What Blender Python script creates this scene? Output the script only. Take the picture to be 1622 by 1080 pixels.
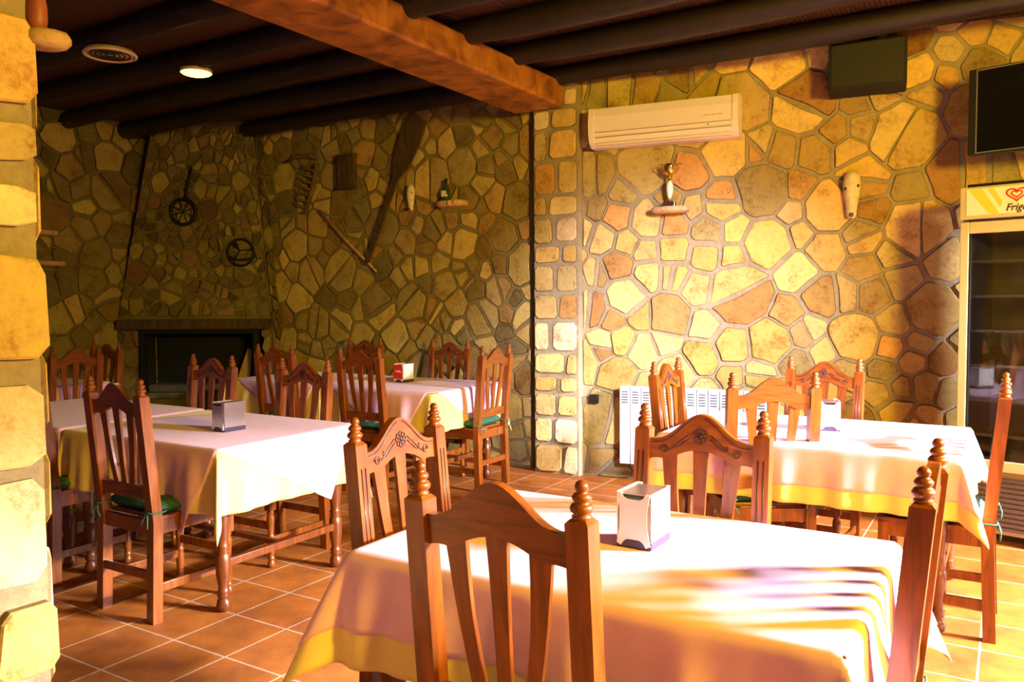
import bpy, bmesh, math, random
from mathutils import Vector, Matrix
random.seed(7)
for o in list(bpy.data.objects): bpy.data.objects.remove(o)
SC = bpy.context.scene
COL = SC.collection
R = math.radians
TH = R(31.5)                       # the room is turned 31.5 degrees from the camera's axis
CT, ST = math.cos(TH), math.sin(TH)
def W(u, v, z=0.0): return Vector((u*CT + v*ST, -u*ST + v*CT, z))   # room axes -> world

# ------------------------------------------------------------------ camera
cam = bpy.data.cameras.new('camera'); co = bpy.data.objects.new('camera', cam); COL.objects.link(co)
cam.sensor_width = 36; cam.lens = 1287.5/1622*36; cam.clip_start = .05
pt, ro = .0493, -.006
upv = Vector((0, math.sin(pt), math.cos(pt))); fw = Vector((0, math.cos(pt), -math.sin(pt))); rt = Vector((1, 0, 0))
cx_ = math.cos(ro)*rt + math.sin(ro)*upv; cy_ = -math.sin(ro)*rt + math.cos(ro)*upv
m = Matrix((cx_, cy_, -fw)).transposed().to_4x4(); m.translation = (0, 0, 1.398)
co.matrix_world = m
SC.camera = co
# ------------------------------------------------------------------ world, exposure
SC.view_settings.view_transform = 'Standard'; SC.view_settings.look = 'None'
SC.view_settings.gamma = 1; SC.view_settings.use_curve_mapping = False
SC.view_settings.exposure = 0.0
wd = bpy.data.worlds.new('world'); SC.world = wd; wd.use_nodes = True
wd.node_tree.nodes['Background'].inputs[0].default_value = (.80, .62, 1.0, 1)
wd.node_tree.nodes['Background'].inputs[1].default_value = .11
# ------------------------------------------------------------------ sun and daylight of the open side, plus added unseen fill spots
def lamp(name, kind, loc, target, power, color, **kw):
    l = bpy.data.lights.new(name, kind); l.energy = power; l.color = color
    for k, v in kw.items(): setattr(l, k, v)
    o = bpy.data.objects.new(name, l); COL.objects.link(o); o.location = loc
    d = Vector(target) - Vector(loc); o.rotation_euler = d.to_track_quat('-Z', 'Y').to_euler()
    return o
sun = bpy.data.lights.new('low_sun', 'SUN'); sun.energy = 6; sun.color = (1, .94, .92); sun.angle = R(5)
so = bpy.data.objects.new('low_sun', sun); COL.objects.link(so); so.rotation_euler = Vector((-1, -.02, -.25)).to_track_quat('-Z', 'Y').to_euler()
lamp('terrace_daylight', 'AREA', (5.2, 1.6, 2.52), (.4, 2.9, .7), 1250, (.98, .94, 1), shape='RECTANGLE', size=1.0, size_y=.22, spread=R(125))
lamp('bounce_fill_spot', 'SPOT', (2.0, -.9, 2.95), (1.2, 6.1, 1.05), 4600, (.92, .90, 1.22), spot_size=R(23), spot_blend=1.0, shadow_soft_size=.2)  # added spot, stands in for light bounced onto the lower wall
lamp('amber_fill_spot', 'SPOT', (2.4, -.6, 2.35), (1.6, 6.1, 1.95), 1600, (1, .65, .025), spot_size=R(70), spot_blend=1.0, shadow_soft_size=.35)  # added unseen spot for the warm light on the right wall
lamp('amber_fill_spot', 'SPOT', (1.0, -.4, 1.9), (-.02, 1.5, .90), 78, (1, .60, .03), spot_size=R(36), spot_blend=1.0, shadow_soft_size=.2)  # unseen spot added to warm the back of the nearest chair
lamp('amber_fill_spot', 'SPOT', (2.4, .5, 2.15), (-1.5, 2.9, .8), 850, (1, .64, .03), spot_size=R(75), spot_blend=1.0, shadow_soft_size=.2)  # unseen spot added to warm the pier and the left floor
# ------------------------------------------------------------------ materials
MAT = {}
def newmat(name):
    m_ = bpy.data.materials.new(name); m_.use_nodes = True
    nt = m_.node_tree; b = nt.nodes['Principled BSDF']; MAT[name] = m_
    return m_, nt, b
def plain(name, col, rough=.6, metal=0, emit=0, var=0, scale=20, bump=0, coat=0):
    m_, nt, b = newmat(name)
    b.inputs['Base Color'].default_value = (*col, 1); b.inputs['Roughness'].default_value = rough
    b.inputs['Metallic'].default_value = metal
    if coat: b.inputs['Coat Weight'].default_value = coat; b.inputs['Coat Roughness'].default_value = .15
    if emit:
        b.inputs['Emission Color'].default_value = (*col, 1); b.inputs['Emission Strength'].default_value = emit
    if var or bump:
        tc = nt.nodes.new('ShaderNodeTexCoord'); n = nt.nodes.new('ShaderNodeTexNoise'); n.inputs['Scale'].default_value = scale; n.inputs['Detail'].default_value = 5
        nt.links.new(tc.outputs['Object'], n.inputs['Vector'])
        if var:
            r = nt.nodes.new('ShaderNodeValToRGB'); r.color_ramp.elements[0].position = .3; r.color_ramp.elements[1].position = .7
            r.color_ramp.elements[0].color = (*[max(0, c*(1-var)) for c in col], 1); r.color_ramp.elements[1].color = (*[min(1, c*(1+var)) for c in col], 1)
            nt.links.new(n.outputs['Fac'], r.inputs['Fac']); nt.links.new(r.outputs['Color'], b.inputs['Base Color'])
        if bump:
            bp = nt.nodes.new('ShaderNodeBump'); bp.inputs['Strength'].default_value = bump; bp.inputs['Distance'].default_value = .01
            nt.links.new(n.outputs['Fac'], bp.inputs['Height']); nt.links.new(bp.outputs['Normal'], b.inputs['Normal'])
    return m_
def wood(name, c1, c2, rough=.32, stretch=(14, 14, 1.6), scale=3.0, coat=.35):
    m_, nt, b = newmat(name)
    tc = nt.nodes.new('ShaderNodeTexCoord'); mp = nt.nodes.new('ShaderNodeMapping'); mp.inputs['Scale'].default_value = stretch
    n = nt.nodes.new('ShaderNodeTexNoise'); n.inputs['Scale'].default_value = scale; n.inputs['Detail'].default_value = 6; n.inputs['Distortion'].default_value = .6
    r = nt.nodes.new('ShaderNodeValToRGB'); r.color_ramp.elements[0].position = .3; r.color_ramp.elements[1].position = .72
    r.color_ramp.elements[0].color = (*c1, 1); r.color_ramp.elements[1].color = (*c2, 1)
    nt.links.new(tc.outputs['Object'], mp.inputs['Vector']); nt.links.new(mp.outputs[0], n.inputs['Vector'])
    nt.links.new(n.outputs['Fac'], r.inputs['Fac']); nt.links.new(r.outputs['Color'], b.inputs['Base Color'])
    b.inputs['Roughness'].default_value = rough; b.inputs['Coat Weight'].default_value = coat; b.inputs['Coat Roughness'].default_value = .2
    bp = nt.nodes.new('ShaderNodeBump'); bp.inputs['Strength'].default_value = .12; bp.inputs['Distance'].default_value = .005
    nt.links.new(n.outputs['Fac'], bp.inputs['Height']); nt.links.new(bp.outputs['Normal'], b.inputs['Normal'])
    return m_
wood('chair_wood', (.125, .029, .003), (.31, .080, .007), coat=.2)
wood('chair_wood_rail', (.125, .029, .003), (.31, .080, .007), stretch=(1.8, 14, 14), coat=.2)
wood('table_wood', (.09, .022, .005), (.22, .055, .010), coat=.25)
wood('beam_wood', (.15, .04, .006), (.52, .20, .025), .55, (3, 3, 3), 2.2, .05)
wood('dark_log', (.008, .004, .002), (.018, .009, .004), .6, (2, 2, 2), 4, .1)
wood('old_wood', (.09, .05, .02), (.22, .13, .05), .8, (8, 8, 2), 4, 0)
wood('peel_wood', (.035, .018, .008), (.10, .055, .022), .8, (8, 8, 2), 4, 0)
wood('pale_wood', (.38, .22, .08), (.62, .40, .16), .7, (8, 8, 2), 4, 0)
plain('carving', (.055, .010, .012), .35, coat=.3)
plain('iron', (.02, .016, .013), .55, .6)
plain('cushion', (.035, .13, .075), .9, var=.35, scale=60, bump=.4)
plain('white_metal', (.58, .58, .62), .35)
plain('slot_shadow', (.06, .06, .08), .6)
plain('ac_white', (.85, .76, .85), .35)
plain('ac_grey', (.30, .26, .24), .5)
plain('steel', (.62, .58, .62), .22, .9)
plain('napkin', (.86, .85, .86), .8)
plain('dark_plastic', (.05, .03, .08), .4)
plain('red_print', (.70, .02, .03), .35)
plain('black', (.005, .004, .004), .6)
plain('speaker_black', (.005, .004, .004), .8)
plain('screen', (.006, .006, .007), .12)
plain('soot', (.006, .006, .006), .95)
plain('plaster_dark', (.03, .02, .012), .9)
plain('terracotta_pot', (.25, .06, .03), .5, var=.3, scale=10)
plain('bone', (.72, .60, .38), .7, var=.2, scale=30)
plain('bone_brown', (.20, .09, .04), .8)
plain('gold', (.85, .62, .18), .18, 1)
plain('porcelain', (.85, .80, .66), .25)
plain('marble_dark', (.05, .025, .02), .25)
plain('green_glass', (.03, .06, .03), .1, coat=.5)
plain('lamp_trim', (.75, .55, .32), .5)
plain('lamp_lit', (.72, 1, .12), .4, emit=6)
plain('frame_yellow', (.52, .46, .22), .4)
plain('frame_metal', (.42, .38, .36), .3, .6)
plain('header_cream', (.85, .80, .60), .35)
plain('header_yellow', (.90, .62, .06), .35)
plain('logo_red', (.70, .02, .02), .4)
plain('letter_brown', (.06, .02, .015), .5)
plain('fridge_inside', (.17, .13, .09), .5, var=.3, scale=4)  # lining lightened to stand in for the brownish reflection in the glass
plain('shelf_wire', (.35, .30, .22), .4, .5)
plain('grill', (.16, .13, .15), .4, .6)
plain('ash_stone', (.10, .09, .06), .9, var=.4, scale=12, bump=.5)
def cloth_mat(name, c, sc, amp):
    m_, nt, b = newmat(name)
    tc = nt.nodes.new('ShaderNodeTexCoord'); n = nt.nodes.new('ShaderNodeTexNoise'); n.inputs['Scale'].default_value = sc; n.inputs['Detail'].default_value = 8; n.inputs['Roughness'].default_value = .7
    r = nt.nodes.new('ShaderNodeValToRGB'); r.color_ramp.elements[0].position = .35; r.color_ramp.elements[1].position = .6
    r.color_ramp.elements[0].color = (*[k*amp for k in c], 1); r.color_ramp.elements[1].color = (*c, 1)
    nt.links.new(tc.outputs['Object'], n.inputs['Vector']); nt.links.new(n.outputs['Fac'], r.inputs['Fac']); nt.links.new(r.outputs['Color'], b.inputs['Base Color'])
    b.inputs['Roughness'].default_value = .85
    try: b.inputs['Sheen Weight'].default_value = .15
    except Exception: pass
    v = nt.nodes.new('ShaderNodeTexNoise'); v.inputs['Scale'].default_value = 500
    bp = nt.nodes.new('ShaderNodeBump'); bp.inputs['Strength'].default_value = .12; bp.inputs['Distance'].default_value = .002
    nt.links.new(tc.outputs['Object'], v.inputs['Vector']); nt.links.new(v.outputs['Fac'], bp.inputs['Height']); nt.links.new(bp.outputs['Normal'], b.inputs['Normal'])
cloth_mat('pink_cloth', (.90, .52, .72), 14, .92)
cloth_mat('yellow_cloth', (.92, .70, .24), 9, .92)
def stone_mat(name, mort=False, mc=(.42, .34, .20)):
    m_, nt, b = newmat(name)
    tc = nt.nodes.new('ShaderNodeTexCoord')
    n1 = nt.nodes.new('ShaderNodeTexNoise'); n1.inputs['Scale'].default_value = 7; n1.inputs['Detail'].default_value = 8; n1.inputs['Roughness'].default_value = .65
    n2 = nt.nodes.new('ShaderNodeTexNoise'); n2.inputs['Scale'].default_value = 40; n2.inputs['Detail'].default_value = 8; n2.inputs['Roughness'].default_value = .75
    for n in (n1, n2): nt.links.new(tc.outputs['Object'], n.inputs['Vector'])
    mul = nt.nodes.new('ShaderNodeMixRGB'); mul.blend_type = 'MULTIPLY'; mul.inputs[0].default_value = 1
    r = nt.nodes.new('ShaderNodeValToRGB'); e = r.color_ramp.elements
    e[0].position = .36; e[1].position = .63
    if mort:
        mul.inputs[1].default_value = (*mc, 1)
        e[0].color = (.72, .70, .72, 1); e[1].color = (1.15, 1.15, 1.2, 1)
    else:
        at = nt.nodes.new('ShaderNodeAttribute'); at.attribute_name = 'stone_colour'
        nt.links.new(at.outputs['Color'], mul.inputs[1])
        e[0].color = (.60, .42, .28, 1); e[1].color = (1.25, 1.22, 1.12, 1)
        k = e.new(.48); k.color = (1, .97, .92, 1)
    mxn = nt.nodes.new('ShaderNodeMixRGB'); mxn.inputs[0].default_value = .45
    nt.links.new(n1.outputs['Fac'], mxn.inputs[1]); nt.links.new(n2.outputs['Fac'], mxn.inputs[2])
    nt.links.new(mxn.outputs[0], r.inputs['Fac']); nt.links.new(r.outputs['Color'], mul.inputs[2])
    nt.links.new(mul.outputs['Color'], b.inputs['Base Color']); b.inputs['Roughness'].default_value = .82
    b.inputs['Specular IOR Level'].default_value = .25
    bp = nt.nodes.new('ShaderNodeBump'); bp.inputs['Strength'].default_value = .8; bp.inputs['Distance'].default_value = .014
    ad = nt.nodes.new('ShaderNodeMath'); ad.operation = 'ADD'; nt.links.new(n1.outputs['Fac'], ad.inputs[0]); nt.links.new(n2.outputs['Fac'], ad.inputs[1])
    nt.links.new(ad.outputs[0], bp.inputs['Height']); nt.links.new(bp.outputs['Normal'], b.inputs['Normal'])
stone_mat('stone'); stone_mat('mortar', True); stone_mat('mortar_dark', True, (.20, .16, .06)); stone_mat('mortar_shaded', True, (.29, .225, .085))  # left-side mortars darkened to work in the shade there
# floor tiles 31.8 cm aligned with the room
m_, nt, b = newmat('floor_tiles')
tc = nt.nodes.new('ShaderNodeTexCoord'); mp = nt.nodes.new('ShaderNodeMapping')
nt.links.new(tc.outputs['Object'], mp.inputs['Vector'])
mp.inputs['Location'].default_value = (.0, .0, 0)
br = nt.nodes.new('ShaderNodeTexBrick'); br.offset = 0; br.squash = 1
TS = .3176
br.inputs['Scale'].default_value = 1; br.inputs['Brick Width'].default_value = TS; br.inputs['Row Height'].default_value = TS
br.inputs['Mortar Size'].default_value = .0055; br.inputs['Mortar Smooth'].default_value = .3
br.inputs['Color1'].default_value = (.38, .118, .016, 1); br.inputs['Color2'].default_value = (.45, .145, .020, 1)
br.inputs['Mortar'].default_value = (.62, .44, .32, 1)
nt.links.new(mp.outputs[0], br.inputs['Vector'])
n1 = nt.nodes.new('ShaderNodeTexNoise'); n1.inputs['Scale'].default_value = 5; n1.inputs['Detail'].default_value = 9; n1.inputs['Roughness'].default_value = .7
nt.links.new(tc.outputs['Object'], n1.inputs['Vector'])
r = nt.nodes.new('ShaderNodeValToRGB'); e = r.color_ramp.elements; e[0].position = .33; e[1].position = .66; e[0].color = (.62, .52, .5, 1); e[1].color = (1.2, 1.15, 1.0, 1)
nt.links.new(n1.outputs['Fac'], r.inputs['Fac'])
mx = nt.nodes.new('ShaderNodeMixRGB'); mx.blend_type = 'MULTIPLY'; mx.inputs[0].default_value = 1
nt.links.new(br.outputs['Color'], mx.inputs[1]); nt.links.new(r.outputs['Color'], mx.inputs[2]); nt.links.new(mx.outputs['Color'], b.inputs['Base Color'])
b.inputs['Roughness'].default_value = .55
bp = nt.nodes.new('ShaderNodeBump'); bp.inputs['Strength'].default_value = .5; bp.inputs['Distance'].default_value = .004; bp.invert = True
nt.links.new(br.outputs['Fac'], bp.inputs['Height']); nt.links.new(bp.outputs['Normal'], b.inputs['Normal'])
# ceiling cane
m_, nt, b = newmat('ceiling_cane')
tc = nt.nodes.new('ShaderNodeTexCoord'); wv = nt.nodes.new('ShaderNodeTexWave'); wv.bands_direction = 'X'; wv.inputs['Scale'].default_value = 11; wv.inputs['Distortion'].default_value = .6; wv.inputs['Detail'].default_value = 2
nt.links.new(tc.outputs['Object'], wv.inputs['Vector'])
r = nt.nodes.new('ShaderNodeValToRGB'); e = r.color_ramp.elements; e[0].color = (.035, .012, .003, 1); e[1].color = (.10, .037, .008, 1)
nt.links.new(wv.outputs['Fac'], r.inputs['Fac']); nt.links.new(r.outputs['Color'], b.inputs['Base Color']); b.inputs['Roughness'].default_value = .7
bp = nt.nodes.new('ShaderNodeBump'); bp.inputs['Strength'].default_value = .5; bp.inputs['Distance'].default_value = .01
nt.links.new(wv.outputs['Fac'], bp.inputs['Height']); nt.links.new(bp.outputs['Normal'], b.inputs['Normal'])
# clear glass of the fridge door
m_, nt, b = newmat('door_glass'); b.inputs['Base Color'].default_value = (.9, .95, .95, 1); b.inputs['Roughness'].default_value = .03
tr = nt.nodes.new('ShaderNodeBsdfTransparent'); tr.inputs[0].default_value = (.8, .82, .8, 1); gl = nt.nodes.new('ShaderNodeBsdfGlossy'); gl.inputs['Roughness'].default_value = .03
fr = nt.nodes.new('ShaderNodeFresnel'); ms = nt.nodes.new('ShaderNodeMixShader'); fr.inputs[0].default_value = 1.5
nt.links.new(fr.outputs[0], ms.inputs[0]); nt.links.new(tr.outputs[0], ms.inputs[1]); nt.links.new(gl.outputs[0], ms.inputs[2])
nt.links.new(ms.outputs[0], nt.nodes['Material Output'].inputs['Surface'])

# ------------------------------------------------------------------ mesh helpers
class MB:
    def __init__(s): s.v = []; s.f = []; s.sm = []; s.mi = []; s.fc = []; s.cur = 0
    def add(s, vs, fs, smooth=False, cols=None):
        o = len(s.v); s.v += [tuple(p) for p in vs]
        for i, f in enumerate(fs):
            s.f.append([o+k for k in f]); s.sm.append(smooth); s.mi.append(s.cur); s.fc.append(cols)
        return s
    def box(s, a, c, bev=0.0, M=None):
        x0, y0, z0 = a; x1, y1, z1 = c
        if bev <= 0:
            vs = [Vector(p) for p in ((x0,y0,z0),(x1,y0,z0),(x1,y1,z0),(x0,y1,z0),(x0,y0,z1),(x1,y0,z1),(x1,y1,z1),(x0,y1,z1))]
            fs = [(3,2,1,0),(4,5,6,7),(0,1,5,4),(1,2,6,5),(2,3,7,6),(3,0,4,7)]
            if M: vs = [M @ p for p in vs]
            return s.add(vs, fs)
        bm = bmesh.new(); bmesh.ops.create_cube(bm, size=1)
        for p in bm.verts: p.co = Vector(((x0+x1)/2+p.co.x*(x1-x0), (y0+y1)/2+p.co.y*(y1-y0), (z0+z1)/2+p.co.z*(z1-z0)))
        bmesh.ops.bevel(bm, geom=bm.edges[:], offset=bev, segments=2, affect='EDGES', profile=.5)
        bm.verts.index_update()
        vs = [p.co.copy() for p in bm.verts]
        if M: vs = [M @ p for p in vs]
        fs = [[q.index for q in f.verts] for f in bm.faces]; bm.free()
        return s.add(vs, fs)
    def lathe(s, prof, seg=16, M=None):                # prof: list of (radius, z)
        vs = []; fs = []
        for (r_, z) in prof:
            for k in range(seg):
                a = 2*math.pi*k/seg; p = Vector((r_*math.cos(a), r_*math.sin(a), z)); vs.append(M @ p if M else p)
        for i in range(len(prof)-1):
            for k in range(seg):
                k2 = (k+1) % seg; fs.append((i*seg+k, i*seg+k2, (i+1)*seg+k2, (i+1)*seg+k))
        fs.append(tuple(range(seg))[::-1]); fs.append(tuple((len(prof)-1)*seg+k for k in range(seg)))
        return s.add(vs, fs, True)
    def tube(s, pts, r_, seg=8, closed=False):
        pts = [Vector(p) for p in pts]; n = len(pts); vs = []; fs = []
        rr = r_ if isinstance(r_, (list, tuple)) else [r_]*n
        up = None
        for i, p in enumerate(pts):
            a = pts[(i-1) % n] if (closed or i > 0) else p; c = pts[(i+1) % n] if (closed or i < n-1) else p
            t = (c-a).normalized()
            if up is None: up = t.orthogonal().normalized()
            up = (up - t*up.dot(t))
            if up.length < 1e-6: up = t.orthogonal()
            up.normalize(); w = t.cross(up)
            for k in range(seg):
                an = 2*math.pi*k/seg; vs.append(p + (up*math.cos(an)+w*math.sin(an))*rr[i])
        m2 = n if closed else n-1
        for i in range(m2):
            j = (i+1) % n
            for k in range(seg):
                k2 = (k+1) % seg; fs.append((i*seg+k, i*seg+k2, j*seg+k2, j*seg+k))
        if not closed: fs.append(tuple(range(seg))[::-1]); fs.append(tuple((n-1)*seg+k for k in range(seg)))
        return s.add(vs, fs, True)
    def prism(s, poly, d0, d1, M=None, axis='y'):      # poly in (x,z), extruded along y
        n = len(poly); vs = []
        for d in (d0, d1):
            for (x, z) in poly:
                p = Vector((x, d, z)); vs.append(M @ p if M else p)
        fs = [tuple(range(n)), tuple(range(n, 2*n))[::-1]]
        for i in range(n):
            j = (i+1) % n; fs.append((i, i+n, j+n, j))
        return s.add(vs, fs)
    def strip(s, L, Rr, d0, d1):                       # ribbon between two polylines L,R in (x,z), thickness y d0..d1 functions/values
        n = len(L); vs = []
        for d in (d0, d1):
            for (x, z), (x2, z2) in zip(L, Rr):
                vs.append((x, d(z) if callable(d) else d, z)); vs.append((x2, d(z2) if callable(d) else d, z2))
        fs = []; o = 2*n
        for i in range(n-1):
            a = 2*i; fs += [(a, a+1, a+3, a+2), (o+a, o+a+2, o+a+3, o+a+1), (a, a+2, o+a+2, o+a), (a+1, o+a+1, o+a+3, a+3)]
        fs += [(0, o, o+1, 1), (2*n-2, 2*n-1, o+2*n-1, o+2*n-2)]
        return s.add(vs, fs)
    def build(s, name, mats, parent=None, loc=None, rot=None, fixn=True):
        me = bpy.data.meshes.new(name); me.from_pydata(s.v, [], s.f); me.validate(clean_customdata=False)
        for k in (mats if isinstance(mats, (list, tuple)) else [mats]): me.materials.append(MAT[k])
        if len(me.polygons) == len(s.sm):
            me.polygons.foreach_set('use_smooth', s.sm); me.polygons.foreach_set('material_index', s.mi)
            if any(c is not None for c in s.fc):
                at = me.color_attributes.new('stone_colour', 'FLOAT_COLOR', 'CORNER')
                for p, c in zip(me.polygons, s.fc):
                    for li in p.loop_indices: at.data[li].color = (*(c or (.5, .5, .5)), 1)
        if fixn:
            bm = bmesh.new(); bm.from_mesh(me); bmesh.ops.recalc_face_normals(bm, faces=bm.faces[:]); bm.to_mesh(me); bm.free()
        o = bpy.data.objects.new(name, me); COL.objects.link(o)
        if loc is not None: o.location = loc
        if rot is not None: o.rotation_euler = (0, 0, rot)
        if parent: o.parent = parent
        return o
def thing(name, label, cat, loc=(0, 0, 0), rot=0, group=None):
    o = bpy.data.objects.new(name, None); COL.objects.link(o); o.location = loc; o.rotation_euler = (0, 0, rot)
    o.empty_display_size = .1; tag(o, label, cat, group); return o
def tag(o, label, cat, group=None):
    o['label'] = label; o['category'] = cat
    if group: o['group'] = group
    return o
def struct(o): o['kind'] = 'structure'; return o
def copy_tree(o, parent=None):
    c = o.copy(); COL.objects.link(c)
    if parent: c.parent = parent
    for ch in list(o.children): copy_tree(ch, c)
    return c

# ------------------------------------------------------------------ the setting
ROTR = -TH
mb = MB(); mb.add([(-8.5, -3.5, 0), (4.5, -3.5, 0), (4.5, 6.6, 0), (-8.5, 6.6, 0), (-8.5, -3.5, -.1), (4.5, -3.5, -.1), (4.5, 6.6, -.1), (-8.5, 6.6, -.1)],
       [(0,1,2,3), (7,6,5,4), (0,4,5,1), (1,5,6,2), (2,6,7,3), (3,7,4,0)])
# tile phase: a joint crossing lies under the left table at the measured place
fl = struct(mb.build('floor', 'floor_tiles', rot=ROTR))
ox, oy = -1.5767, 3.0406                 # world position of one tile corner
pu, pv = ox*CT - oy*ST, ox*ST + oy*CT
MAT['floor_tiles'].node_tree.nodes['Mapping'].inputs['Location'].default_value = (-(pu % TS)+TS*100, -(pv % TS)+TS*100, 0)
mb = MB(); mb.box((-8.5, -1.2, 3.2), (4.5, 6.8, 3.3)); struct(mb.build('ceiling', 'ceiling_cane', rot=ROTR))

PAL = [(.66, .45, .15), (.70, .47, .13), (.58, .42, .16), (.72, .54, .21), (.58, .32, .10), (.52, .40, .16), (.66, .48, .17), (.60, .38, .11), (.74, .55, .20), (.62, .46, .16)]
SHADE_PAL = [(.34, .25, .07), (.40, .29, .07), (.28, .22, .07), (.30, .19, .06), (.44, .33, .09), (.26, .20, .07), (.33, .25, .08)]  # left wall: its shade is put into darker stone colours
HALF_SHADE_PAL = [(.46, .34, .10), (.52, .38, .11), (.40, .31, .12), (.44, .28, .09), (.56, .42, .14), (.36, .28, .11), (.48, .36, .13), (.58, .43, .13)]  # back wall, left part: milder shade put into the stone colours
def clip(poly, px, py, nx, ny):                    # keep the side where (p - P).n <= 0
    out = []; n = len(poly)
    for i in range(n):
        a = poly[i]; c = poly[(i+1) % n]
        da = (a[0]-px)*nx + (a[1]-py)*ny; dc = (c[0]-px)*nx + (c[1]-py)*ny
        if da <= 0: out.append(a)
        if (da < 0 < dc) or (dc < 0 < da):
            t = da/(da-dc); out.append((a[0]+(c[0]-a[0])*t, a[1]+(c[1]-a[1])*t))
    return out
def area(p): return .5*sum(p[i][0]*p[(i+1) % len(p)][1]-p[(i+1) % len(p)][0]*p[i][1] for i in range(len(p)))
def cells(L, H, size, rng, ok=None, jit=0, grow=0):
    pts = []; tries = int(L*H/size**2*60)
    for k in range(tries):
        x, z = rng.uniform(-size*.4, L+size*.4), rng.uniform(-size*.4, H+size*.4)
        r_ = size*rng.choice((.26, .34, .45, .55, .66))*rng.uniform(.9, 1.1)
        if k > tries*.6: r_ = size*rng.uniform(.2, .4)
        if all((x-p[0])**2+(z-p[1])**2 > ((r_+p[3])*.92)**2 for p in pts): pts.append((x, z, r_*r_, r_))
    out = []
    for a in pts:
        poly = [(0, 0), (L, 0), (L, H), (0, H)]
        nb = sorted(((b[0]-a[0])**2+(b[1]-a[1])**2-b[2], b) for b in pts if b is not a and abs(b[0]-a[0]) < 3*size and abs(b[1]-a[1]) < 3*size)[:24]
        for _, b in nb:
            nx, nz = b[0]-a[0], b[1]-a[1]; d2 = nx*nx+nz*nz; t = .5 + (a[2]-b[2])/(2*d2)
            poly = clip(poly, a[0]+nx*t, a[1]+nz*t, nx, nz)
            if len(poly) < 3: break
        if len(poly) < 3 or area(poly) < size*size*.03: continue
        if area(poly) > size*size*.45 and rng.random() < .38:      # cut some stones in two along a random line
            cx = sum(p[0] for p in poly)/len(poly)+rng.uniform(-.12, .12)*size; cz = sum(p[1] for p in poly)/len(poly)+rng.uniform(-.12, .12)*size
            an = rng.uniform(0, math.pi); q1 = clip(poly, cx, cz, math.cos(an), math.sin(an)); q2 = clip(poly, cx, cz, -math.cos(an), -math.sin(an))
            for q in (q1, q2):
                if len(q) >= 3: out.append(q)
        else: out.append(poly)
    return out
def inset(poly, d):
    c = poly[:]
    n = len(poly); src = poly
    for i in range(n):
        a = src[i]; b2 = src[(i+1) % n]; ex, ey = b2[0]-a[0], b2[1]-a[1]; l = math.hypot(ex, ey)
        if l < 1e-5: continue
        nx, ny = ey/l, -ex/l
        c = clip(c, a[0]-nx*d, a[1]-ny*d, nx, ny)
        if len(c) < 3: return []
    return c
def chaikin(p, k=.22):
    out = []
    for i in range(len(p)):
        a = p[i]; c = p[(i+1) % len(p)]
        out.append((a[0]+(c[0]-a[0])*k, a[1]+(c[1]-a[1])*k)); out.append((a[0]+(c[0]-a[0])*(1-k), a[1]+(c[1]-a[1])*(1-k)))
    return out
def stones(mb, L, H, size, fmap, seed, gap=.013, prot=.015, ok=None, okp=None, pal=PAL, jit=.78, grow=.35):
    rng = random.Random(seed)
    for poly in cells(L, H, size, rng, ok, jit, grow):
        cxx = sum(p[0] for p in poly)/len(poly); czz = sum(p[1] for p in poly)/len(poly)
        if okp and not okp(poly): continue
        g = gap*rng.choice((.35, .6, .9, 1.5))
        q = inset(poly, g)
        if len(q) < 3 or area(q) < size*size*.03: continue
        # rough outline: split long sides with a small offset, then cut the corners
        r2 = []
        for i in range(len(q)):
            a = q[i]; c = q[(i+1) % len(q)]; l = math.hypot(c[0]-a[0], c[1]-a[1]); r2.append(a)
            if l > size*.35:
                t = rng.uniform(.35, .65); o = rng.uniform(-.05, .02)*l
                r2.append((a[0]+(c[0]-a[0])*t - (c[1]-a[1])/l*o*-1, a[1]+(c[1]-a[1])*t + (c[0]-a[0])/l*o*-1))
        q = chaikin(r2, rng.uniform(.08, .2)); n = len(q)
        cx, cz = sum(p[0] for p in q)/n, sum(p[1] for p in q)/n
        h = prot*rng.uniform(.65, 1.35); tx, tz = rng.uniform(-.05, .05), rng.uniform(-.05, .05)
        base = rng.choice(pal); k = rng.choice((.55, .7, .85, 1, 1.1, 1.2)); col = tuple(min(.95, c*k*rng.uniform(.96, 1.04)) for c in base)
        vs = []
        for (sc, hh) in ((1.0, -.004), (.975, h*.7), (.93, h)):
            for (x, z) in q:
                x2, z2 = cx+(x-cx)*sc, cz+(z-cz)*sc
                dd = hh + (tx*(x2-cx)+tz*(z2-cz) if hh > 0 else 0) + (rng.uniform(-.0015, .0015) if hh > 0 else 0)
                vs.append(fmap(x2, z2, dd))
        vs.append(fmap(cx, cz, h*1.08))
        fs = []
        for r_ in range(2):
            for i in range(n): fs.append((r_*n+i, r_*n+(i+1) % n, (r_+1)*n+(i+1) % n, (r_+1)*n+i))
        for i in range(n): fs.append((2*n+i, 2*n+(i+1) % n, 3*n))
        mb.cur = 0; mb.add(vs, fs[:n], False, tuple(c*.28 for c in col)); k0 = len(mb.v)-len(vs)  # stone sides coloured darker for dirt and the shade of the crevice
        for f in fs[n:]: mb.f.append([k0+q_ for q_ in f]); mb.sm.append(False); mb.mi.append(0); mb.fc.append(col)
def plane_map(P0, ang):                              # P0 world xy, direction (cos ang, sin ang); normal to the right of the direction (towards the room)
    dx, dy = math.cos(ang), math.sin(ang); nx, ny = dy, -dx
    return lambda s, z, d: (P0[0]+dx*s+nx*d, P0[1]+dy*s+ny*d, z)
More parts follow.
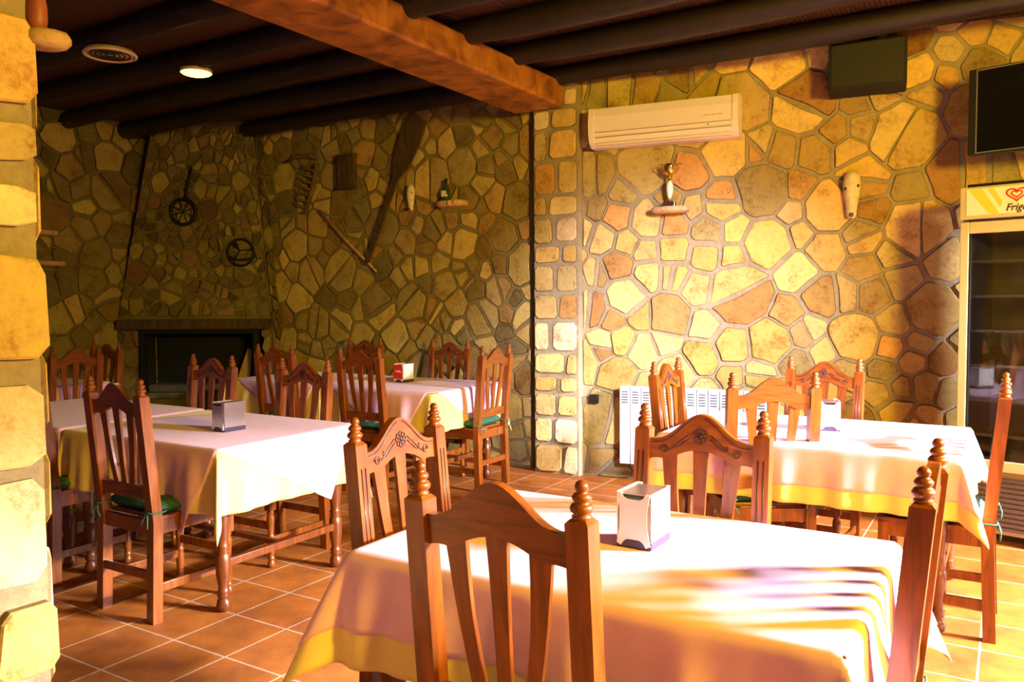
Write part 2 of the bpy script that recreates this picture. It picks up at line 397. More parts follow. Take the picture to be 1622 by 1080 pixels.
def slab(mb, fm, L, H, th=.2, z0=0):
    mb.cur = 1
    vs = [fm(0, z0, 0), fm(L, z0, 0), fm(L, H, 0), fm(0, H, 0), fm(0, z0, -th), fm(L, z0, -th), fm(L, H, -th), fm(0, H, -th)]
    mb.add(vs, [(0,1,2,3), (7,6,5,4), (0,4,5,1), (1,5,6,2), (2,6,7,3), (3,7,4,0)])
HW = 3.2
# back wall, right part (behind the air conditioner): runs from the pilaster to the corner
AR = -R(24.4); PR = (.56, 6.48)
fm_r = plane_map(PR, AR); mb = MB(); slab(mb, fm_r, 3.15, HW)
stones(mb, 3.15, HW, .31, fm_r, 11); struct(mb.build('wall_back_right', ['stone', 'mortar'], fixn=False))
# back wall, left part
PL0 = W(-7.60, 5.84); fm_l = plane_map(PL0, -TH); LL = 4.22; mb = MB(); slab(mb, fm_l, LL, HW)
stones(mb, LL, HW, .27, fm_l, 21, pal=HALF_SHADE_PAL, okp=lambda p: max(q[0] for q in p) > .1); struct(mb.build('wall_back_left', ['stone', 'mortar_shaded'], fixn=False))
# left wall
PLW = W(-7.60, 1.4); fm_w = plane_map(PLW, R(90)-TH); mb = MB(); slab(mb, fm_w, 4.7, HW)
stones(mb, 4.7, HW, .30, fm_w, 31, pal=SHADE_PAL); struct(mb.build('wall_left', ['stone', 'mortar_dark'], fixn=False))
# right end wall behind fridge
PE = (PR[0]+3.15*math.cos(AR), PR[1]+3.15*math.sin(AR)); fm_e = plane_map(PE, -R(45)); mb = MB(); slab(mb, fm_e, 1.7, HW)
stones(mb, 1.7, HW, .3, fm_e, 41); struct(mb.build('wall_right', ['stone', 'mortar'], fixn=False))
# pilaster under the big beam: a squared stone pier in courses
mb = MB(); PW = .40; P0 = W(-3.30, 5.74); fm = plane_map(P0, -TH); slab(mb, fm, PW, 3.16, .20)
rng = random.Random(5)
PPAL = PAL + [(.80, .62, .34), (.78, .66, .42)]
def course_stones(mb, fm, L, z0, z1, seed, hmin=.14, hmax=.27, wmin=.13, wmax=.3, prot=.02, pal=PPAL, skew=.02):
    rng = random.Random(seed); z = z0
    while z < z1-.05:
        h = min(rng.uniform(hmin, hmax), z1-z); 
        if z1-(z+h) < .07: h = z1-z
        xs = [0.0]
        while L-xs[-1] > wmax: xs.append(xs[-1]+rng.uniform(wmin, min(wmax, L-xs[-1]-.08)))
        xs.append(L)
        for i in range(len(xs)-1):
            a, c = xs[i], xs[i+1]; j = lambda: rng.uniform(-skew, skew)
            e0 = 0 if i == 0 else j(); 
            q = [(a+(0.004 if i == 0 else j()), z+abs(j())*.6), (c-(0.004 if i == len(xs)-2 else abs(j())), z+abs(j())*.6), (c-(0.004 if i == len(xs)-2 else abs(j())), z+h-abs(j())*.6), (a+(0.004 if i == 0 else abs(j())), z+h-abs(j())*.6)]
            if i == len(xs)-2 and L > .42: ov = rng.uniform(.004, .03); q[1] = (L+ov, q[1][1]); q[2] = (L+ov*rng.uniform(.5, 1.2), q[2][1])
            q = inset(q, .010)
            if len(q) < 3: continue
            q = chaikin(q, .14); n = len(q); cx, cz = sum(p[0] for p in q)/n, sum(p[1] for p in q)/n
            hh_ = prot*rng.uniform(.6, 1.4); base = rng.choice(pal); k = rng.uniform(.85, 1.15); col = tuple(min(.95, v*k) for v in base)
            vs = []
            for (sc, hh) in ((1, -.004), (.985, hh_*.75), (.93, hh_)):
                for (x, zz) in q: vs.append(fm(cx+(x-cx)*sc, cz+(zz-cz)*sc, hh+(rng.uniform(-.002, .002) if hh > 0 else 0)))
            vs.append(fm(cx, cz, hh_*1.1)); fs = []
            for r_ in range(2):
                for i2 in range(n): fs.append((r_*n+i2, r_*n+(i2+1) % n, (r_+1)*n+(i2+1) % n, (r_+1)*n+i2))
            for i2 in range(n): fs.append((2*n+i2, 2*n+(i2+1) % n, 3*n))
            mb.cur = 0; mb.add(vs, fs[:n], False, tuple(c*.35 for c in col)); k0 = len(mb.v)-len(vs)  # darker flanks: dirt and joint shade put into the colour
            for f in fs[n:]: mb.f.append([k0+q_ for q_ in f]); mb.sm.append(False); mb.mi.append(0); mb.fc.append(col)
        z += h
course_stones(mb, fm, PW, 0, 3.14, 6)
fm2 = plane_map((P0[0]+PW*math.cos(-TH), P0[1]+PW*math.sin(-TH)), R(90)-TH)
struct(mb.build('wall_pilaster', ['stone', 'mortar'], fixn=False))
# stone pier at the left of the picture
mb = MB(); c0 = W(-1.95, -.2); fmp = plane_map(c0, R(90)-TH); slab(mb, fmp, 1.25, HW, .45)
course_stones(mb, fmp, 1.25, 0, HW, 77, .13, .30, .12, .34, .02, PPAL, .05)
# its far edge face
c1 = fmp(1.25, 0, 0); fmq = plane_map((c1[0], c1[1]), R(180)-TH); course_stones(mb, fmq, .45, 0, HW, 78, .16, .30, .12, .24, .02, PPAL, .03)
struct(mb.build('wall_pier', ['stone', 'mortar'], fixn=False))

# ------------------------------------------------------------------ chimney breast with fireplace (faces the camera)
mb = MB(); YC = 8.1
def chim(x, z, d):                                   # front face, tapering upward
    t = z/3.2; xl = -3.93 + (.36*max(0, (z-1.2)/2.0)); xr = -2.40 - (.18*max(0, (z-1.2)/2.0))
    return (xl + (xr-xl)*x/1.5, YC + .10*max(0, (z-1.2)/2.0) - d, z)
OX0, OX1, OZ0, OZ1 = .22, 1.39, .50, 1.13
def quad(mb, a, b2, c, d, fm): mb.cur = 1; mb.add([fm(*a), fm(*b2), fm(*c), fm(*d)], [(0, 1, 2, 3)])
for (x0, x1, z0, z1) in ((0, OX0, 0, 1.2), (OX1, 1.5, 0, 1.2), (OX0, OX1, 0, OZ0), (OX0, OX1, OZ1, 1.2), (0, 1.5, 1.2, 3.2)):
    quad(mb, (x0, z0, 0), (x1, z0, 0), (x1, z1, 0), (x0, z1, 0), chim)
# sides running back to the walls
mb.cur = 1
for xx, bx in ((0, -1), (1.5, 1)):
    p = [chim(xx, z, 0) for z in (0, 1.2, 3.2)]; q = [(a[0]+(bx*.12), a[1]+1.0, a[2]) for a in p]
    mb.add(p+q, [(0, 1, 4, 3), (1, 2, 5, 4)])
def okp(poly):
    for (x, z) in poly:
        if OX0-.02 < x < OX1+.02 and OZ0-.02 < z < 1.27: return False
        if 1.13 < z < 1.26: return False
    c = (sum(p[0] for p in poly)/len(poly), sum(p[1] for p in poly)/len(poly))
    return not (OX0 < c[0] < OX1 and OZ0 < c[1] < OZ1)
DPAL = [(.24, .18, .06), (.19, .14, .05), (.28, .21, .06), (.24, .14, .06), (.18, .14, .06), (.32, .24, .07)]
def part_map(x0, z0): return lambda x, z, d: chim(x+x0, z+z0, d)
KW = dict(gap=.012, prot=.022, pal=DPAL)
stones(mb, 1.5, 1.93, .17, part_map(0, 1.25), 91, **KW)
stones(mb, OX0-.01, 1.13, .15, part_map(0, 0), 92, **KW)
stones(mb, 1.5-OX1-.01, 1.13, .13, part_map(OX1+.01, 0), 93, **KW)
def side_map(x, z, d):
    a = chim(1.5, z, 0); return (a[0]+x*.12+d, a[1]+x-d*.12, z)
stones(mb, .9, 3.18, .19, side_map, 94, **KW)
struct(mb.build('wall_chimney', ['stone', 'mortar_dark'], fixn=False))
# firebox
fp = thing('fireplace', 'raised corner fireplace with blackened firebox and dark timber mantel', 'fireplace', (-3.1, YC, 0))
def bx(x0, x1, y0, y1, z0, z1, bev=0): return MB().box((x0, y0, z0), (x1, y1, z1), bev)
X0 = chim(OX0, .8, 0)[0]+3.1; X1 = chim(OX1, .8, 0)[0]+3.1
mb = MB()
mb.box((X0+.02, .34, .46), (X1+.04, .37, 1.17)); mb.box((X0-.03, .0, .46), (X0, .34, 1.17)); mb.box((X1, .0, .46), (X1+.04, .37, 1.17))
mb.box((X0-.03, .0, 1.13), (X1+.04, .37, 1.17)); mb.build('firebox', 'soot', fp)
mb = MB(); mb.box((X0, -.02, .44), (X1, .34, .50), .006); mb.build('hearth', 'ash_stone', fp)
mb = MB(); mb.box((X0+.02, .10, .50), (X1-.02, .33, .57), .01); mb.build('fire_bed', 'ash_stone', fp)
mb = MB(); mb.box((-.80, -.10, 1.135), (.70, .06, 1.235), .012); mb.build('mantel', 'peel_wood', fp)
mb = MB(); mb.box((X0, -.035, .50), (X0+.06, .0, 1.135)); mb.box((X1-.06, -.035, .50), (X1, .0, 1.135)); mb.box((X0+.06, -.035, 1.09), (X1-.06, 0, 1.135)); mb.build('opening_frame', 'iron', fp)
tl = MB(); tl.prism([(0, 0), (.14, 0), (.17, .34), (.13, .36)], 0, .02); 
tag(tl.build('fire_shovel', 'pale_wood', None, (X1-3.1-.32, YC+.20, .572)), 'pale slanted tool leaning inside the right of the dark firebox', 'shovel')

mb = MB(); mb.box((4.2, -2.5, 2.26), (4.4, 4.6, 3.19)); struct(mb.build('trim_light_blocker', 'mortar'))  # unseen block added to keep the daylight off the upper walls
# ------------------------------------------------------------------ ceiling timbers
for i, v in enumerate((5.62, 4.98, 4.40, 3.80, 3.20, 2.55, 1.9, 1.25)):
    mb = MB(); pts = [(x, .012*math.sin(x*1.7+i), .01*math.cos(x*2.3+i)) for x in [-7.9+.6*k for k in range(20)]]
    if i == 0: pts = [p for p in pts if p[0] < 1.2]
    mb.tube(pts, [.077+.006*math.sin(k*1.3+i) for k in range(len(pts))], 12)
    o = mb.build('rafter', 'dark_log'); o.location = W(0, v, 3.122); o.rotation_euler = (0, 0, ROTR)
    o['kind'] = 'structure'; o.name = 'trim_%d' % (i+1)
mb = MB(); mb.box((-3.45, .4, 2.905), (-3.0, 5.70, 3.10), .018)
# hewn surface
vsn = []
bm_ = bpy.data.meshes.new('t')
big = mb.build('trim_beam', 'beam_wood', rot=ROTR); big['kind'] = 'structure'

# ------------------------------------------------------------------ chairs
def ogee(n=24):                                       # top rail outline
    top = []; bot = []
    for i in range(n+1):
        t = -1+2*i/n; x = .162*t; a = abs(t)
        hump = .5*(1+math.cos(math.pi*min(1, a/.93)))
        top.append((x, .968+.082*hump**1.15))
        w = max(0, 1-a/.72)
        bot.append((x, .905+.036*(1-(a/.62)**2 if a < .62 else 0) + (0.004*math.sin((a-.62)/.38*math.pi) if a > .62 else 0)))
    return top, bot
def rake(z): return -.055*max(0, (z-.44))/.60 - .015*max(0, .44-z)/.44*1.0
def make_chair(cushion=True):
    t = thing('dining_chair', 'x', 'chair')
    # rear posts
    for s in (-1, 1):
        mb = MB(); x = s*.185; hw = .0235
        zs = [0, .44, .70, .995]
        for a in range(3):
            z0, z1 = zs[a], zs[a+1]; y0, y1 = rake(z0), rake(z1)
            vs = [(x-hw, y0-hw, z0), (x+hw, y0-hw, z0), (x+hw, y0+hw, z0), (x-hw, y0+hw, z0), (x-hw, y1-hw, z1), (x+hw, y1-hw, z1), (x+hw, y1+hw, z1), (x-hw, y1+hw, z1)]
            fs = [(0,1,5,4), (1,2,6,5), (2,3,7,6), (3,0,4,7)]
            if a == 0: fs.append((3,2,1,0))
            if a == 2: fs.append((4,5,6,7))
            mb.add(vs, fs)
        # chamfered cap
        y1 = rake(.995); k = .016
        mb.add([(x-hw, y1-hw, .995), (x+hw, y1-hw, .995), (x+hw, y1+hw, .995), (x-hw, y1+hw, .995), (x-k, y1-k, 1.003), (x+k, y1-k, 1.003), (x+k, y1+k, 1.003), (x-k, y1+k, 1.003)],
               [(0,1,5,4), (1,2,6,5), (2,3,7,6), (3,0,4,7), (4,5,6,7)])
        post = mb.build('rear_post', 'chair_wood', t)
        mb = MB(); M = Matrix.Translation((x, y1, 1.0))
        mb.lathe([(.016, 0), (.0185, .004), (.0185, .008), (.014, .011), (.0215, .017), (.0225, .023), (.018, .030), (.013, .033), (.018, .038), (.0185, .043), (.014, .049), (.0095, .052), (.0125, .056), (.0135, .062), (.010, .069), (.004, .073)], 16, M)
        mb.build('finial', 'chair_wood', post)
        mb = MB()
        for dx in (-.008, .008):                      # two dark grooves on the front of the post
            pts = []
            for z in (.62, .75, .93): pts.append((x+dx, rake(z)+hw+.0002, z))
            mb.tube(pts, .0022, 6)
        mb.build('groove', 'carving', post)
    # top rail
    top, bot = ogee(); mb = MB()
    mb.strip(top, bot, lambda z: rake(z)-.012, lambda z: rake(z)+.012); mb.build('top_rail', 'chair_wood_rail', t)
    rail = t.children[-1]
    mb = MB(); yc = lambda z: rake(z)+.0135
    # carved rosette and scrolls on the front
    for k in range(8):
        a = 2*math.pi*k/8; cxk, czk = .016*math.cos(a), .985+.016*math.sin(a)
        mb.tube([(cxk+.008*math.cos(b_), yc(czk), czk+.008*math.sin(b_)) for b_ in [2*math.pi*q/8 for q in range(8)]], .0019, 5, True)
    mb.lathe([(.0005, 0), (.006, .001), (.007, .003), (.004, .006)], 10, Matrix.Translation((0, rake(.985)+.011, .985)) @ Matrix.Rotation(-math.pi/2, 4, 'X'))
    for s in (-1, 1):
        sp = []
        for q in range(22):
            a = q/21*3.3*math.pi; r_ = .0145*(1-q/28); sp.append((s*(.112+r_*math.cos(a)), 0, .938+r_*math.sin(a)))
        mb.tube([(p[0], yc(p[2]), p[2]) for p in sp], .0016, 5)
        mb.tube([(s*x_, yc(z_), z_) for x_, z_ in ((.030, .990), (.05, .975), (.07, .958), (.085, .945), (.095, .937))], .0015, 5)
        mb.tube([(s*x_, yc(z_), z_) for x_, z_ in ((.030, .978), (.048, .964), (.064, .950), (.076, .945), (.086, .953), (.082, .962))], .0015, 5)
        mb.tube([(s*x_*.93, yc(z_), z_) for x_, z_ in [(abs(p[0]), p[1]-.010) for p in top[13:]]], .0014, 5)
    cv = mb.build('carving', 'carving', rail)
    cv['label'] = 'dark carved rosette and scrolls'
    # lower back rail
    mb = MB(); mb.box((-.165, rake(.57)-.011, .54), (.165, rake(.57)+.011, .60), .003); mb.build('back_rail', 'chair_wood_rail', t)
    # three lyre slats
    for c0_, c1_ in ((-.098, -.058), (0, 0), (.098, .058)):
        L = []; Rr = []; zt_ = .925 if c0_ else .952
        for i in range(13):
            q = i/12; z = .59+(zt_-.59)*q
            cxx = c1_+(c0_-c1_)*(q**1.3 if c0_ else 0) + (.010*math.sin(q*math.pi)*(1 if c0_ > 0 else -1) if c0_ else 0)
            w = .0125+.0125*q**1.8+.004*(1-q)
            L.append((cxx-w, z)); Rr.append((cxx+w, z))
        mb = MB(); mb.strip(L, Rr, lambda z: rake(z)-.006, lambda z: rake(z)+.006); mb.build('slat', 'chair_wood', t)
    # seat frame
    mb = MB(); mb.box((-.20, .02, .445), (.20, .415, .465), .004)
    mb.build('seat', 'chair_wood', t)
    mb = MB()
    mb.box((-.195, .020, .385), (-.17, .385, .445)); mb.box((.17, .020, .385), (.195, .385, .445)); mb.box((-.165, -.012, .385), (.165, .012, .445))
    ap = [(-.165, .445), (.165, .445)] + [(.165-.33*i/14, .405-.012*math.cos(i/14*4*math.pi)) for i in range(15)]
    mb.prism(ap, .372, .392); mb.build('apron', 'chair_wood', t)
    # turned front legs
    for s in (-1, 1):
        mb = MB()
        mb.lathe([(.014, 0), (.020, .008), (.021, .022), (.016, .036), (.013, .040), (.019, .048), (.019, .054), (.014, .060), (.017, .07), (.019, .10), (.019, .14), (.016, .155), (.021, .163), (.016, .172),
                  (.015, .19), (.020, .25), (.020, .27), (.014, .285), (.020, .295), (.014, .303), (.016, .31)], 14, Matrix.Translation((s*.18, .385, 0)))
        mb.box((s*.18-.022, .363, .305), (s*.18+.022, .407, .446), .003)
        mb.build('front_leg', 'chair_wood', t)
    for s in (-1, 1):
        mb = MB(); mb.box((s*.183-.009, .005, .125), (s*.183+.009, .372, .165), .003); mb.build('side_stretcher', 'chair_wood', t)
    mb = MB(); mb.box((-.165, -.025, .185), (.165, -.008, .225), .003); mb.build('rear_stretcher', 'chair_wood', t)
    mb = MB(); mb.box((-.165, .378, .20), (.165, .394, .24), .003); mb.build('front_stretcher', 'chair_wood', t)
    if cushion:
        bm = bmesh.new(); bmesh.ops.create_grid(bm, x_segments=12, y_segments=12, size=1)
        vs = [p.co.copy() for p in bm.verts]; bm.free()
        mb = MB(); n = 16
        def pillow(sgn):
            out = []
            for j in range(n+1):
                for i in range(n+1):
                    a, c = -1+2*i/n, -1+2*j/n
                    e = (max(0, 1-a**12)*max(0, 1-c**12))**.35
                    z = .492+sgn*(.027*e)+.003*math.sin(a*7+c*5)
                    out.append((a*.198*(1-.02*abs(c)**4), .214+c*.198*(1-.02*abs(a)**4), max(z, .4665)))
            return out
        A, B = pillow(1), pillow(-1); ff = []
        for j in range(n):
            for i in range(n):
                k = j*(n+1)+i; ff.append((k, k+1, k+n+2, k+n+1))
        mb.add(A, ff, True); mb.add(B, [tuple(reversed(f)) for f in ff], True)
        cu = mb.build('cushion', 'cushion', t, fixn=False); cu['label'] = 'dark green padded seat cushion'
        for s in (-1, 1):                              # tie ribbons round the posts
            mb = MB(); x = s*.185; yy = rake(.47)
            mb.tube([(x-s*.02, .05, .485), (x-s*.03, .01, .490), (x-s*.03, yy-.03, .490), (x, yy-.033, .490), (x+s*.03, yy-.03, .488), (x+s*.032, yy+.03, .486), (x+s*.01, .05, .485)], .0035, 6)
            mb.tube([(x, yy-.033, .490), (x-s*.02, yy-.045, .455), (x-s*.035, yy-.042, .43)], .003, 6)
            mb.tube([(x, yy-.033, .490), (x+s*.015, yy-.045, .45), (x+s*.01, yy-.042, .42)], .003, 6)
            mb.build('cushion_tie', 'cushion', cu)
    return t
base_chair = make_chair()
first = [True]
V_, U_ = W(0, 1), W(1, 0)
def chair(mu, mv, face, label, group, dr=0):
    """mu,mv: room position of the middle of the two finials; face: +v -v +u -u"""
    rot = {'+v': -31.5, '-v': 148.5, '+u': -121.5, '-u': 58.5}[face]+dr
    o = base_chair if first[0] else copy_tree(base_chair)
    first[0] = False
    d = Vector((-math.sin(R(rot)), math.cos(R(rot)), 0))
    o.location = W(mu, mv) + d*.055; o.rotation_euler = (0, 0, R(rot)); o['label'] = label; o['category'] = 'chair'; o['group'] = group
    return o
GN, GR, GL, GD, GE = 'chairs round the front table', 'chairs round the right table', 'chairs along the left tables', 'chairs round the back tables', 'chairs in the far left corner'
chair(-.841, 1.305, '+v', 'orange-brown wooden chair nearest the camera, plain back towards the viewer', GN)
chair(-.792, 2.40, '-v', 'reddish-brown chair with carved rosette behind the napkin holder of the front table', GN)
chair(-1.574, 1.895, '+u', 'wooden chair at left end of front table, carved top rail bleached white by light', GN)
chair(-.132, 1.935, '-u', 'wooden chair at right end of front table seen almost edge-on, finials dark red', GN)
chair(-.894, 3.70, '+v', 'wooden chair with plain back at near side of the right table', GR, 31)
chair(-.878, 4.78, '-v', 'wooden chair with carved rail on far side of right table, before the stone wall', GR, -4)
chair(-1.608, 4.24, '+u', 'narrow-looking chair at left end of right table, in front of the radiator', GR)
chair(-.005, 3.97, '-u', 'orange wooden chair seen edge-on beside the glass fridge', GR)
chair(-3.353, 2.12, '+v', 'wooden chair with green cushion at front of the left table, nearest its corner', GL)
chair(-4.21, 2.16, '+v', 'dark wooden chair beside the stone pier, half hidden by it', GL)
chair(-4.262, 3.36, '-v', 'dark chair on far side of left table, in front of the fireplace opening', GL)
chair(-3.48, 3.38, '-v', 'dark chair on far side of left table, right of the metal napkin holder', GL)
chair(-3.99, 4.40, '+v', 'dark chair at near side of back table, directly left of the red napkin holder', GD)
chair(-4.86, 4.40, '+v', 'dark chair at near side of back table, just right of the fireplace', GD)
chair(-4.09, 5.66, '-v', 'dark chair against the stone wall, right of the red napkin holder', GD)
chair(-5.05, 5.66, '-v', 'dark chair against the stone wall, left of the red napkin holder', GD)
chair(-3.25, 5.08, '-u', 'chair with bright green cushion at right end of back table, beside the pilaster', GD)
chair(-6.17, 3.60, '-u', 'dark chair at the far left corner table, plain arched rail towards viewer', GE)
chair(-6.60, 4.12, '-v', 'dark chair behind the far left corner table, next to the fireplace', GE)

# ------------------------------------------------------------------ tables and cloths
TZ = .752
def make_table(u0, u1, v0, v1, label, group, name='dining_table'):
    t = thing(name, label, 'table', W((u0+u1)/2, (v0+v1)/2), ROTR, group)
    a, c = (u1-u0)/2, (v1-v0)/2
    mb = MB(); mb.box((-a+.004, -c+.004, TZ-.028), (a-.004, c-.004, TZ), .004); mb.build('tabletop', 'table_wood', t)
    mb = MB()
    for (x0, y0, x1, y1) in ((-a+.08, -c+.055, a-.08, -c+.078), (-a+.08, c-.078, a-.08, c-.055), (-a+.055, -c+.09, -a+.078, c-.09), (a-.078, -c+.09, a-.055, c-.09)):
        mb.box((x0, y0, TZ-.12), (x1, y1, TZ-.028))
    mb.build('apron', 'table_wood', t)
    for sx in (-1, 1):
        for sy in (-1, 1):
            mb = MB(); M = Matrix.Translation((sx*(a-.085), sy*(c-.085), 0))
            mb.lathe([(.018, 0), (.030, .010), (.034, .03), (.030, .052), (.021, .062), (.028, .070), (.030, .076), (.024, .084), (.031, .092), (.024, .100), (.024, .12), (.032, .17), (.034, .22), (.030, .262),
                      (.024, .270), (.031, .278), (.024, .287), (.031, .295), (.024, .305), (.026, .33), (.035, .42), (.035, .50), (.026, .56), (.033, .57), (.024, .58), (.030, .6)], 18, M)
            mb.box((sx*(a-.085)-.035, sy*(c-.085)-.035, .6), (sx*(a-.085)+.035, sy*(c-.085)+.035, TZ-.0285), .003)
            mb.build('leg', 'table_wood', t)
    mb = MB()
    for sx in (-1, 1): mb.box((sx*(a-.085)-.014, -c+.11, .20), (sx*(a-.085)+.014, c-.11, .235), .003)
    mb.box((-a+.10, -.014, .205), (a-.10, .014, .23), .003)
    mb.build('stretcher', 'table_wood', t)
    return t
def drape(name, mat, cu, cv_, a, c, P, seed, off, label, flare=.10, cflare=.42, ripple=.012, hem=None, cat='tablecloth', res=.018, group=None, zfloor=.02):
    """cloth on a table of half sizes a,c centred (cu,cv). P: quad corners in cloth domain (relative to table centre), ordered."""
    rng = random.Random(seed); ph = [rng.uniform(0, 6.28) for _ in range(8)]
    e1 = Vector((P[1][0]-P[0][0], P[1][1]-P[0][1])); e2 = Vector((P[3][0]-P[0][0], P[3][1]-P[0][1]))
    n1 = max(8, int(e1.length/res)); n2 = max(8, int(e2.length/res)); RR = .012
    vs = []
    for j in range(n2+1):
        for i in range(n1+1):
            x = P[0][0]+e1.x*i/n1+e2.x*j/n2; y = P[0][1]+e1.y*i/n1+e2.y*j/n2
            ax, ay = a-RR, c-RR
            qx = min(max(x, -ax), ax); qy = min(max(y, -ay), ay)
            dx, dy = x-qx, y-qy; d = math.hypot(dx, dy)
            if d < 1e-6: vs.append((x, y, TZ+off+.0006*math.sin(x*9+ph[0])*math.sin(y*7+ph[1]))); continue
            nx, ny = dx/d, dy/d
            corner = min(abs(nx), abs(ny))*1.414              # 0 on sides, 1 on the diagonal
            per = (qx*3.1+qy*2.7)
            if d < RR*1.57:
                th = d/RR; vs.append((qx+nx*RR*math.sin(th), qy+ny*RR*math.sin(th), TZ+off-RR*(1-math.cos(th)))); continue
            h = d-RR*1.57
            al = math.atan2(abs(ny), abs(nx))
            fl_ = flare*(1-corner)+cflare*corner**.8
            # folds: cloth near a corner waves in and out
            wave = ripple*math.sin(per*7+ph[2])*min(1, h/.12)*(1-corner)+ripple*.6*math.sin(per*17+ph[3])*min(1, h/.2)*(1-corner)
            wave += -.10*h*(math.sin(al*2)**2*math.sin(al*4+ph[4]*.0)*0)
            out = RR + off + h*fl_*(1-.25*h) + wave
            out = max(out, RR+off)
            # pull the two flanks of a corner slightly inwards so the tip reads as a fold
            if 0 < corner < .8: out -= h*.10*math.sin(corner/.8*math.pi)
            out = max(out, RR*.9+off)
            vs.append((qx+nx*out, qy+ny*out, max(zfloor, TZ+off-RR-h*math.sqrt(max(.2, 1-fl_*fl_)))))
    fs = []
    for j in range(n2):
        for i in range(n1):
            k = j*(n1+1)+i; fs.append((k, k+1, k+n1+2, k+n1+1))
    mb = MB(); mb.add(vs, fs, True); o = mb.build(name, mat, fixn=False)
    o.location = W(cu, cv_); o.rotation_euler = (0, 0, ROTR)
    sd = o.modifiers.new('thickness', 'SOLIDIFY'); sd.thickness = .0012; sd.offset = 1
    tag(o, label, cat, group); return o
def rect(x0, x1, y0, y1): return [(x0, y0), (x1, y0), (x1, y1), (x0, y1)]
def table_set(u0, u1, v0, v1, tl, yl, pl, pink=None, seed=1, yd=.27, pd=.18, cfl=.42, fl_=.10, yq=None):
    make_table(u0, u1, v0, v1, tl, 'turned-leg dining tables')
    a, c = (u1-u0)/2, (v1-v0)/2; cu, cv_ = (u0+u1)/2, (v0+v1)/2
    if yl: drape('yellow_undercloth', 'yellow_cloth', cu, cv_, a, c, yq or rect(-a-yd, a+yd, -c-yd, c+yd), seed, .0015, yl, fl_, cfl, group='yellow undercloths')
    if pl:
        P = pink if pink else rect(-a-pd, a+pd, -c-pd, c+pd)
        drape('pink_overcloth', 'pink_cloth', cu, cv_, a, c, P, seed, .0045, pl, fl_, cfl, group='pink overcloths')
def rotsq(cx, cy, half, ang, half2=None):
    h2 = half2 or half; ca, sa = math.cos(ang), math.sin(ang)
    return [(cx+x*ca-y*sa, cy+x*sa+y*ca) for x, y in ((-half, -h2), (half, -h2), (half, h2), (-half, h2))]
table_set(-1.45, -.235, 1.535, 2.345, 'front dining table nearest the camera with dark turned legs',
          'yellow cloth under the pink one on the front table', 'large pink tablecloth on front table under the big napkin holder', seed=3, yd=.272, pd=.185, cfl=.5, fl_=.12)
table_set(-1.45, -.15, 3.70, 4.62, 'dining table in front of the radiator and fridge',
          'yellow cloth under the pink one on the right table', 'pink tablecloth on right table, its right corner glaring white', seed=5, yd=.25, pd=.175, cfl=.45, fl_=.10)
cA = (-3.53, 2.765)
table_set(-4.13, -2.93, 2.32, 3.21, 'left dining table in front of the fireplace, its near turned leg in view',
          'yellow cloth with long pointed corner hanging at the left table', 'pink cloth laid askew on left table under metal napkin holder',
          pink=rotsq(-3.39-cA[0], 2.74-cA[1], .60, R(-28)), seed=8, yd=.285, cfl=.22, fl_=.06)
table_set(-5.36, -4.15, 2.32, 3.21, 'dining table adjoining the left table, mostly hidden behind the stone pier',
          None, 'pink cloth on the hidden table beside the stone pier', seed=9, pd=.26, cfl=.2, fl_=.06)
table_set(-4.50, -3.44, 4.54, 5.44, 'back dining table beside the pilaster, holding the red napkin holder',
          'yellow cloth showing at front corner of the back table', 'pink cloth laid askew on back table under the red napkin holder',
          pink=rotsq(.02, .0, .63, R(-33)), seed=12, yd=.28, cfl=.25, fl_=.07)
table_set(-5.60, -4.52, 4.54, 5.44, 'back dining table beside the fireplace, left of its twin',
          'yellow cloth hanging at the left end of the back table by the fireplace', 'pink cloth askew on back table beside the fireplace',
          pink=rotsq(.04, .0, .60, R(-30)), seed=14, yd=.28, cfl=.25, fl_=.07)
table_set(-7.10, -6.30, 3.2, 3.96, 'small dining table in the far left corner',
          None, 'pink cloth on the small far left corner table', seed=15, pd=.25, cfl=.2, fl_=.06)

# ------------------------------------------------------------------ napkin holders
def holder(loc, rot, label, mats, sc=1.0):
    t = thing('napkin_holder', label, 'napkin holder', loc, rot, 'napkin holders on the tables'); t.scale = (sc,)*3
    w, d, h = .047, .062, .145
    mb = MB(); mb.box((-w-.002, -d-.002, 0), (w+.002, d+.002, .022), .003); mb.build('base', 'dark_plastic', t)
    mb = MB()                                           # steel side walls and dished ends
    for s in (-1, 1): mb.box((s*w-.0012, -d, .022), (s*w+.0012, d, h), 0)
    for s in (-1, 1):
        prof = [(-w, .022), (-w, h), (-w+.014, h), (-w+.022, h-.016), (w-.022, h-.016), (w-.014, h), (w, h), (w, .022), (w-.012, .022), (w-.020, .036), (-w+.020, .036), (-w+.012, .022)]
        prof = [(-w, .012), (-w+.004, .03), (-w+.009, .06), (-w+.009, .10), (-w+.004, .13), (-w, h), (-w+.012, h), (-w+.02, h-.012), (-w+.03, h-.017), (w-.03, h-.017), (w-.02, h-.012), (w-.012, h), (w, h),
                (w-.004, .13), (w-.009, .10), (w-.009, .06), (w-.004, .03), (w, .012), (w-.012, .006), (w-.02, .018), (w-.03, .024), (-w+.03, .024), (-w+.02, .018), (-w+.012, .006)]
        mb.prism(prof, s*(d+.004)-.0012, s*(d+.004)+.0012)
    mb.build('body', mats[0], t)
    mb = MB()
    mb.box((-w+.004, -d+.002, .024), (w-.004, d-.002, h-.02), .002); mb.build('napkins', 'napkin', t)
    mb = MB(); mb.box((-w+.0015, -d+.0015, h-.006), (w-.0015, d-.0015, h-.003)); mb.build('top_plate', 'steel', t)
    return t
zt = TZ+.0062
N1 = holder((.345, 2.12, zt), R(-33), 'large napkin holder on the front table, dark base and white ends', ('napkin',))
